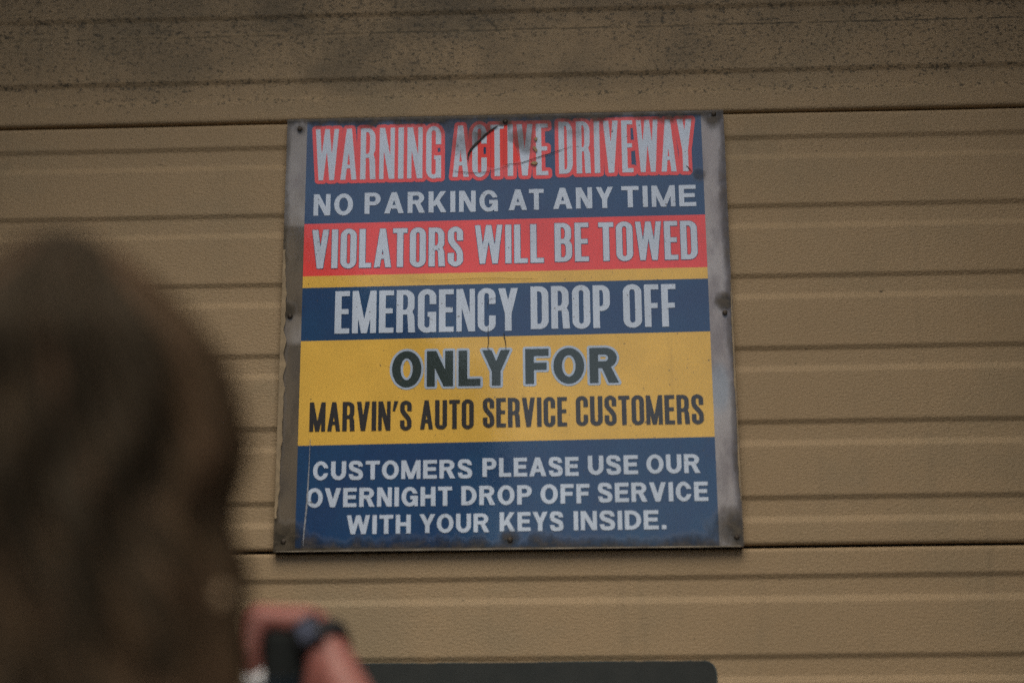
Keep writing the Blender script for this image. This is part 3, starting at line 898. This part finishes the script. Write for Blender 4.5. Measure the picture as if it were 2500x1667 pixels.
# right hand: bent at the wrist, back of the hand level, fingers hanging down round the device
MC = [Vector((-.2085, -.553, 1.4240)), Vector((-.2100, -.532, 1.4300)), Vector((-.2080, -.512, 1.4280)), Vector((-.2050, -.4935, 1.4210))]
CB = [Vector((-.160, -.556, 1.4205)), Vector((-.161, -.546, 1.4240)), Vector((-.160, -.537, 1.4230)), Vector((-.158, -.529, 1.4190))]
chain(bm, [(WR, .0205), (Vector((-.158, -.545, 1.418)), .0175)])
for m, q in zip(MC, CB):
    chain(bm, [(WR, .015), (q, .0125), (m, .0105)])
for i in range(3):
    chain(bm, [(MC[i].lerp(CB[i], .35), .0105), (MC[i + 1].lerp(CB[i + 1], .35), .0105)])
fing = [((-.001, -.007, -.029), (.0030, .002, -.016), (.003, .005, -.009)),
        ((-.004, .001, -.038), (.004, .001, -.022), (.006, .001, -.013)),
        ((-.003, .003, -.034), (.006, .001, -.020), (.007, .000, -.011)),
        ((-.001, .004, -.026), (.005, .002, -.015), (.005, .000, -.010))]
fr_ = [.0098, .0098, .0092, .0080]
tips = []
for m, segs, r in zip(MC, fing, fr_):
    p = m.copy(); pts = [(p.copy(), r * 1.06)]
    for k, sg in enumerate(segs):
        p = p + Vector(sg)
        pts.append((p.copy(), r * (.95, .88, .76)[k]))
    tips.append(p.copy())
    chain(bm, pts)
chain(bm, [(Vector((-.150, -.556, 1.406)), .0145), (Vector((-.1455, -.571, 1.389)), .0120), (Vector((-.149, -.5775, 1.362)), .0098), (Vector((-.155, -.579, 1.338)), .0082)])
# left hand, relaxed at the side
LMC = []
for k in range(4):
    m = WL + Vector((.004, .035 - k * .019 - .006, -.085 + abs(k - 1.2) * .004))
    chain(bm, [(WL, .015), (WL + Vector((.002, .016 - k * .010, -.03)), .012), (m, .0105)])
    l = (.040, .044, .041, .032)[k]
    chain(bm, [(m, .0095), (m + Vector((.006, .004, -l)), .0088), (m + Vector((.016, .006, -l - l * .55)), .0080), (m + Vector((.026, .007, -l * 2.0)), .0068)])
chain(bm, [(WL + Vector((0, .018, -.02)), .013), (WL + Vector((.012, .046, -.055)), .011), (WL + Vector((.018, .056, -.085)), .0095), (WL + Vector((.022, .056, -.108)), .0078)])
body = remeshed('body', bm, M_skin, person, .0036, 3)
# eyes, brows and mouth
M_eye = simple('eye_white', (0.7, 0.68, 0.65), 0.2, 0.05)
M_iris = simple('brown_iris', (0.04, 0.02, 0.012), 0.2, 0.1)
M_lips = simple('lips', (0.40, 0.13, 0.12), 0.45, 0.1)
for sg in (-1, 1):
    bm = bmesh.new(); ellipsoid(bm, (CX + sg * .030, CY + .0735, 1.530), (.0125, .0115, .0085), 16); e = bm_obj('eye', bm, M_eye, person, True)
    bm = bmesh.new(); ellipsoid(bm, (CX + sg * .030, CY + .0830, 1.530), (.0055, .0030, .0055), 12); bm_obj('iris', bm, M_iris, e, True)
bm = bmesh.new(); ellipsoid(bm, (CX, CY + .0800, 1.478), (.022, .009, .0055), 16); ellipsoid(bm, (CX, CY + .0795, 1.471), (.019, .0095, .0055), 16); bm_obj('lips', bm, M_lips, person, True)
# white nail polish
M_nail = simple('white_nail_polish', (0.82, 0.82, 0.84), 0.18, 0.03)
for i, tp in enumerate(tips):
    bm = bmesh.new()
    o_ = Vector((-.0022, -.0062, .0020)) if i == 0 else Vector((-.0062, 0, -.002))
    ellipsoid(bm, tp + o_, (.0092, .0055, .0115) if i == 0 else (.0030, .0058, .0085), 14)
    bm_obj('fingernail', bm, M_nail, person, True)

# clothes
M_top = simple('dark_knit_top', (0.022, 0.022, 0.021), 0.9, 0.3, 300, bump=.0004)
M_jean = simple('dark_trousers', (0.03, 0.033, 0.045), 0.9, 0.3, 300, bump=.0004)
M_shoe = simple('black_shoes', (0.02, 0.02, 0.02), 0.5, 0.2)
bm = bmesh.new()
chain(bm, [((CX - .10, CY - .01, 1.262), .058), ((CX + .10, CY - .01, 1.262), .058)])
chain(bm, [((CX, CY - .012, 1.300), .064), ((CX, CY - .01, 1.25), .07)])
for sg in (-1, 1):
    chain(bm, [((CX + sg * .055, CY - .016, 1.312), .038), ((CX + sg * .150, CY - .006, 1.268), .048)])
    chain(bm, [((CX + sg * .06, CY, 1.21), .093), ((CX + sg * .055, CY + .005, 1.05), .092), ((CX + sg * .075, CY + .01, .88), .106)])
chain(bm, [(SHR, .051), (SHR.lerp(ELR, .5), .048), (SHR.lerp(ELR, .8), .043)])
chain(bm, [(SHL, .051), (SHL.lerp(ELL, .5), .048), (ELL, .042), (ELL.lerp(WL, .85), .030)])
remeshed('top', bm, M_top, person, .007, 4)
bm = bmesh.new()
for sg in (-1, 1):
    chain(bm, [((CX + sg * .070, CY + .01, .93), .096), ((CX + sg * HIP, CY + .01, .84), .096), ((CX + sg * .088, CY + .02, .46), .066), ((CX + sg * .088, CY + .005, .30), .064), ((CX + sg * .088, CY - .005, .10), .055)])
remeshed('trousers', bm, M_jean, person, .008, 3)
for sg in (-1, 1):
    bm = bmesh.new()
    chain(bm, [((CX + sg * .088, CY - .025, .055), .043), ((CX + sg * .098, CY + .09, .045), .041), ((CX + sg * .100, CY + .155, .038), .033)])
    for v in bm.verts: v.co.z = max(v.co.z, .008)
    remeshed('shoe', bm, M_shoe, person, .006, 2)

# hair: a thick wavy shell over the back and sides of the head, with separate locks laid over it
HROWS = [(1.656, -0.2525, 0.003, -0.976), (1.6546, -0.253, 0.0114, -0.976), (1.65, -0.254, 0.0189, -0.976), (1.6455, -0.2545, 0.0253, -0.975), (1.6349, -0.2535, 0.04, -0.972), (1.6171, -0.2533, 0.0598, -0.968), (1.5994, -0.2543, 0.0769, -0.963), (1.5795, -0.2537, 0.0942, -0.958), (1.5617, -0.2541, 0.1022, -0.954), (1.5381, -0.255, 0.11, -0.948), (1.5047, -0.2561, 0.1136, -0.941), (1.4888, -0.2571, 0.1105, -0.937), (1.479, -0.2581, 0.105, -0.935), (1.4593, -0.259, 0.105, -0.932), (1.4434, -0.2590, 0.1130, -0.929), (1.4278, -0.2600, 0.1155, -0.926), (1.3963, -0.2610, 0.1165, -0.922), (1.3628, -0.2620, 0.1175, -0.918), (1.3276, -0.2620, 0.1145, -0.92), (1.2932, -0.2622, 0.0975, -0.93), (1.2719, -0.2619, 0.0804, -0.935)]
hz = np.array([r[0] for r in HROWS])[::-1]
hcx = np.array([r[1] for r in HROWS])[::-1]; hhw = np.array([r[2] for r in HROWS])[::-1]; hcy = np.array([r[3] for r in HROWS])[::-1]
def hair_pt(az, z, off=0.0):
    """az 0 = straight back (towards the camera), grows to the person's right (+x)"""
    rw = float(np.interp(z, hz, hhw)); cx = float(np.interp(z, hz, hcx)); cy = float(np.interp(z, hz, hcy))
    ry = min(rw * .98, .098) if z > 1.42 else .098 - (1.42 - z) * .10
    wav = .0050 * math.sin(az * 12 + 3.2 * math.sin(z * 19) + z * 5) + .006 * noise.noise(Vector((math.sin(az) * 3, math.cos(az) * 3, z * 11)))
    wav *= min(1, rw / .05)
    edge = abs(math.sin(az)) ** 6                # keep the measured outline at the sides
    wav *= (1 - .4 * edge)
    r1, r2 = rw + off + wav, ry + off + wav
    return Vector((cx + r1 * math.sin(az), cy - r2 * math.cos(az), z))
bm = bmesh.new()
zs_ = list(np.concatenate((np.linspace(1.656, 1.62, 14), np.linspace(1.612, 1.272, 62))))
NA = 72
grid = []
for z in zs_:
    f_ = min(max((z - 1.565) / .035, 0), 1)
    lim = R(118) + (math.pi - R(118)) * f_
    grid.append([bm.verts.new(hair_pt(-lim + 2 * lim * i / NA, z)) for i in range(NA + 1)])
for a, b in zip(grid, grid[1:]):
    for i in range(NA):
        bm.faces.new((a[i], a[i + 1], b[i + 1], b[i]))
bm.faces.new(grid[0])
bmesh.ops.recalc_face_normals(bm, faces=bm.faces[:])
shellco = [v.co.copy() for v in bm.verts]
def hair_mat():
    s = N('brown_hair')
    at = s.n('ShaderNodeVertexColor', layer_name='lock_tint')
    c = s.coord()
    n = s.noise(c, (420, 420, 24), 3, .6)
    k = s.mix(s.ramp(n, .3, .7, 0, .5), at.outputs['Color'], (0.010, 0.008, 0.006))
    s.base(k, 0.7, 0.06)
    return s.m
M_hair = hair_mat()
sh = bm_obj('hair', bm, M_hair, person, True)
so = sh.modifiers.new('s', 'SOLIDIFY'); so.thickness = .018; so.offset = -1
apply_mods(sh)
def tint(k=None):
    v = rnd.random() if k is None else k
    if k is not None: v = v * v * (3 - 2 * v)
    base = Vector((.044, .033, .021)).lerp(Vector((.150, .094, .052)), v ** 1.5)
    if rnd.random() < .12: base = base.lerp(Vector((.15, .085, .05)), .5)
    return base * .82
# locks
V, F, COL = [], [], []
def lock(az0, z0, z1, rad, waves, phase, off, amp):
    n = 34
    cl = .5 + .9 * noise.noise(Vector((az0 * 4.2, z0 * 5.0, 5.5))) - max(0, (z0 - 1.55)) * 4.5
    col = tint(min(1, max(0, .65 * cl + .35 * rnd.random())))
    prev = None
    for i in range(n + 1):
        t = i / n
        z = z0 + (z1 - z0) * t
        az = az0 * (1 + .10 * t) + amp * math.sin(waves * t * 6.283 + phase) * min(1, t * 3)
        o = off + .004 * math.sin(waves * t * 6.283 + phase + 1.2) * min(1, t * 3)
        p = hair_pt(az, z, o); q = hair_pt(az + .02, z, o); d = (q - p).normalized()
        nrm = Vector((math.sin(az), -math.cos(az), 0))
        r = rad * (math.sin(math.pi * (.08 + .84 * t)) ** .7)
        base = len(V)
        for k in range(6):
            a = k * math.pi / 3
            V.append(p + d * (math.cos(a) * r) + nrm * (math.sin(a) * r * .55)); COL.append(col)
        if prev is not None:
            for k in range(6):
                F.append((prev + k, prev + (k + 1) % 6, base + (k + 1) % 6, base + k))
        prev = base
for i in range(620):
    az = rnd.uniform(-R(122), R(122))
    z0 = 1.648 - rnd.random() ** 1.6 * .22
    if abs(az) > R(105): z0 = min(z0, 1.60)
    ln = rnd.uniform(.16, .34)
    z1 = max(z0 - ln, 1.266 + rnd.uniform(0, .05))
    lock(az, z0, z1, rnd.uniform(.0022, .0068), rnd.uniform(1.2, 2.6), rnd.uniform(0, 6.28), rnd.uniform(-.002, .004), rnd.uniform(.04, .12))
nfl = len(V)
for i in range(160):                               # fine stray hairs
    az = rnd.uniform(-R(115), R(115))
    z0 = rnd.uniform(1.36, 1.65); z1 = max(1.27, z0 - rnd.uniform(.05, .16))
    lock(az, z0, z1, .0006, rnd.uniform(1, 3), rnd.uniform(0, 6.28), rnd.uniform(.003, .010), rnd.uniform(.03, .10))
# merge the locks and the shell into one hair mesh
sv = [v.co.copy() for v in sh.data.vertices]; sf = [tuple(p.vertices) for p in sh.data.polygons]
k0 = len(sv)
me = bpy.data.meshes.new('hair')
me.from_pydata([tuple(v) for v in sv] + [tuple(v) for v in V], [], sf + [tuple(i + k0 for i in f) for f in F])
me.polygons.foreach_set('use_smooth', [True] * len(me.polygons))
ca = me.color_attributes.new('lock_tint', 'FLOAT_COLOR', 'POINT')
buf = []
for v in sv:
    q = .5 + .5 * noise.noise(Vector((v.x * 22, v.y * 22, v.z * 7)))
    b = Vector((.022, .018, .013)).lerp(Vector((.06, .042, .027)), q)
    buf += [b.x, b.y, b.z, 1]
for cc in COL: buf += [cc.x, cc.y, cc.z, 1]
ca.data.foreach_set('color', buf)
me.materials.append(M_hair)
sh.data = me
# small ear drop showing past the hair
M_gold = simple('dull_gold', (0.20, 0.135, 0.075), 0.6, 0.1, metal=0.0)
bm = bmesh.new(); ellipsoid(bm, (-.1425, -.9600, 1.4145), (.0052, .0036, .0060), 14); bm_obj('earring', bm, M_gold, person, True)

# wristwatch: strap round the wrist with a pale face on its back
M_strap = simple('black_strap', (0.012, 0.012, 0.014), 0.7, 0.2, spec=0.2)
M_face = simple('watch_glass', (0.07, 0.08, 0.12), 0.15, 0.1, metal=0.2)
ax = (WR - ELR).normalized()
wc = WR - ax * .008
e1 = ax.orthogonal().normalized(); e2 = ax.cross(e1).normalized()
bm = bmesh.new()
prev = None
ringv = []
for i in range(40):
    a = 2 * math.pi * i / 40
    d = e1 * math.cos(a) + e2 * math.sin(a)
    ringv.append([bm.verts.new(wc + d * r + ax * h) for r, h in ((.0205, -.0085), (.0255, -.0080), (.0258, .0080), (.0205, .0085))])
for i in range(40):
    a, b = ringv[i], ringv[(i + 1) % 40]
    for k in range(4):
        bm.faces.new((a[k], a[(k + 1) % 4], b[(k + 1) % 4], b[k]))
bmesh.ops.recalc_face_normals(bm, faces=bm.faces[:])
watch = bm_obj('wristwatch', bm, M_strap, person, True)
fd = Vector((-.35, -.80, .45)); fd = (fd - ax * fd.dot(ax)).normalized(); f2 = ax.cross(fd).normalized()
def oriented(bm, cen, u, v, n, su, sv_, sn, bev):
    t = bmesh.new()
    box_bm(t, (-su, -sv_, -sn), (su, sv_, sn))
    bmesh.ops.bevel(t, geom=t.edges[:], offset=bev, segments=3, affect='EDGES', profile=.5)
    M = Matrix((u, v, n)).transposed().to_4x4(); M.translation = cen
    bmesh.ops.transform(t, matrix=M, verts=t.verts[:])
    tmp = bpy.data.meshes.new('t'); t.to_mesh(tmp); t.free(); bm.from_mesh(tmp); bpy.data.meshes.remove(tmp)
bm = bmesh.new(); oriented(bm, wc + fd * .0275, ax, f2, fd, .015, .0125, .0042, .003)
bmesh.ops.recalc_face_normals(bm, faces=bm.faces[:]); bm_obj('watch_case', bm, M_strap, watch)
bm = bmesh.new(); oriented(bm, wc + fd * .0322, ax, f2, fd, .0105, .0085, .0010, .0008)
bmesh.ops.recalc_face_normals(bm, faces=bm.faces[:]); bm_obj('watch_face', bm, M_face, watch)

# the dark device held in the bent hand
M_body = simple('black_plastic', (0.010, 0.012, 0.012), 0.8, 0.25, 200, spec=0.15)
M_glass = simple('dark_glass', (0.012, 0.018, 0.024), 0.12, 0.2)
dev = empty('camera_device', (-.178, -.535, 1.27))
tag(dev, 'small black camera gripped in the bent raised hand of the person', 'camera')
box('camera_body', (-.1975, -.566, 1.270), (-.1585, -.506, 1.4125), M_body, dev, .006)
box('camera_screen', (-.1930, -.5675, 1.290), (-.1630, -.5655, 1.372), M_glass, dev, .0006)
bm = bmesh.new()
mm = Matrix.Translation((-.181, -.497, 1.352)) @ Matrix.Rotation(R(90), 4, 'X')
bmesh.ops.create_cone(bm, cap_ends=True, segments=32, radius1=.0165, radius2=.0175, depth=.022, matrix=mm)
bm_obj('lens', bm, M_glass, dev)

# ------------------------------------------------------------------ across the street, seen only as reflections in the sign
house = empty('gabled_house', (-4.2, -11.5, 0))
tag(house, 'gabled house across the street behind the viewer', 'house')
M_brick = simple('house_brick', (0.16, 0.10, 0.075), 0.9, 0.3, 12)
M_roof = simple('house_roof', (0.05, 0.05, 0.055), 0.9, 0.3, 8)
bm = bmesh.new()
hx0, hx1, hy0, hy1, ev, rg = -6.6, -0.95, -17.0, -10.5, 4.2, 6.6
hm = (hx0 + hx1) / 2
prof = [(hx0, 0), (hx1, 0), (hx1, ev), (hm, rg), (hx0, ev)]
a = [bm.verts.new((x, hy1, z)) for x, z in prof]; b = [bm.verts.new((x, hy0, z)) for x, z in prof]
bm.faces.new(a); bm.faces.new(list(reversed(b)))
for i in range(5):
    j = (i + 1) % 5
    bm.faces.new((a[j], a[i], b[i], b[j]))
bmesh.ops.recalc_face_normals(bm, faces=bm.faces[:])
bm_obj('house_walls', bm, M_brick, house)
for sg in (-1, 1):
    bm = bmesh.new()
    ex = hm + sg * ((hx1 - hx0) / 2 + .35)
    ez = ev - .35 * (rg - ev) / ((hx1 - hx0) / 2)
    vs = [(hm, rg + .03), (ex, ez + .03), (ex, ez + .16), (hm, rg + .18)]
    a = [bm.verts.new((x, hy1 + .3, z)) for x, z in vs]; b = [bm.verts.new((x, hy0 - .3, z)) for x, z in vs]
    bm.faces.new(a); bm.faces.new(list(reversed(b)))
    for i in range(4):
        j = (i + 1) % 4
        bm.faces.new((a[j], a[i], b[i], b[j]))
    bmesh.ops.recalc_face_normals(bm, faces=bm.faces[:])
    bm_obj('roof', bm, M_roof, house)
for wx in (-5.3, -3.8, -2.3):
    fr0 = box('window', (wx - .55, hy1 + .002, 1.1), (wx + .55, hy1 + .05, 2.5), simple('window_frame', (.5, .5, .48)), house)
    box('pane', (wx - .48, hy1 + .052, 1.17), (wx + .48, hy1 + .06, 2.43), M_glass, fr0)
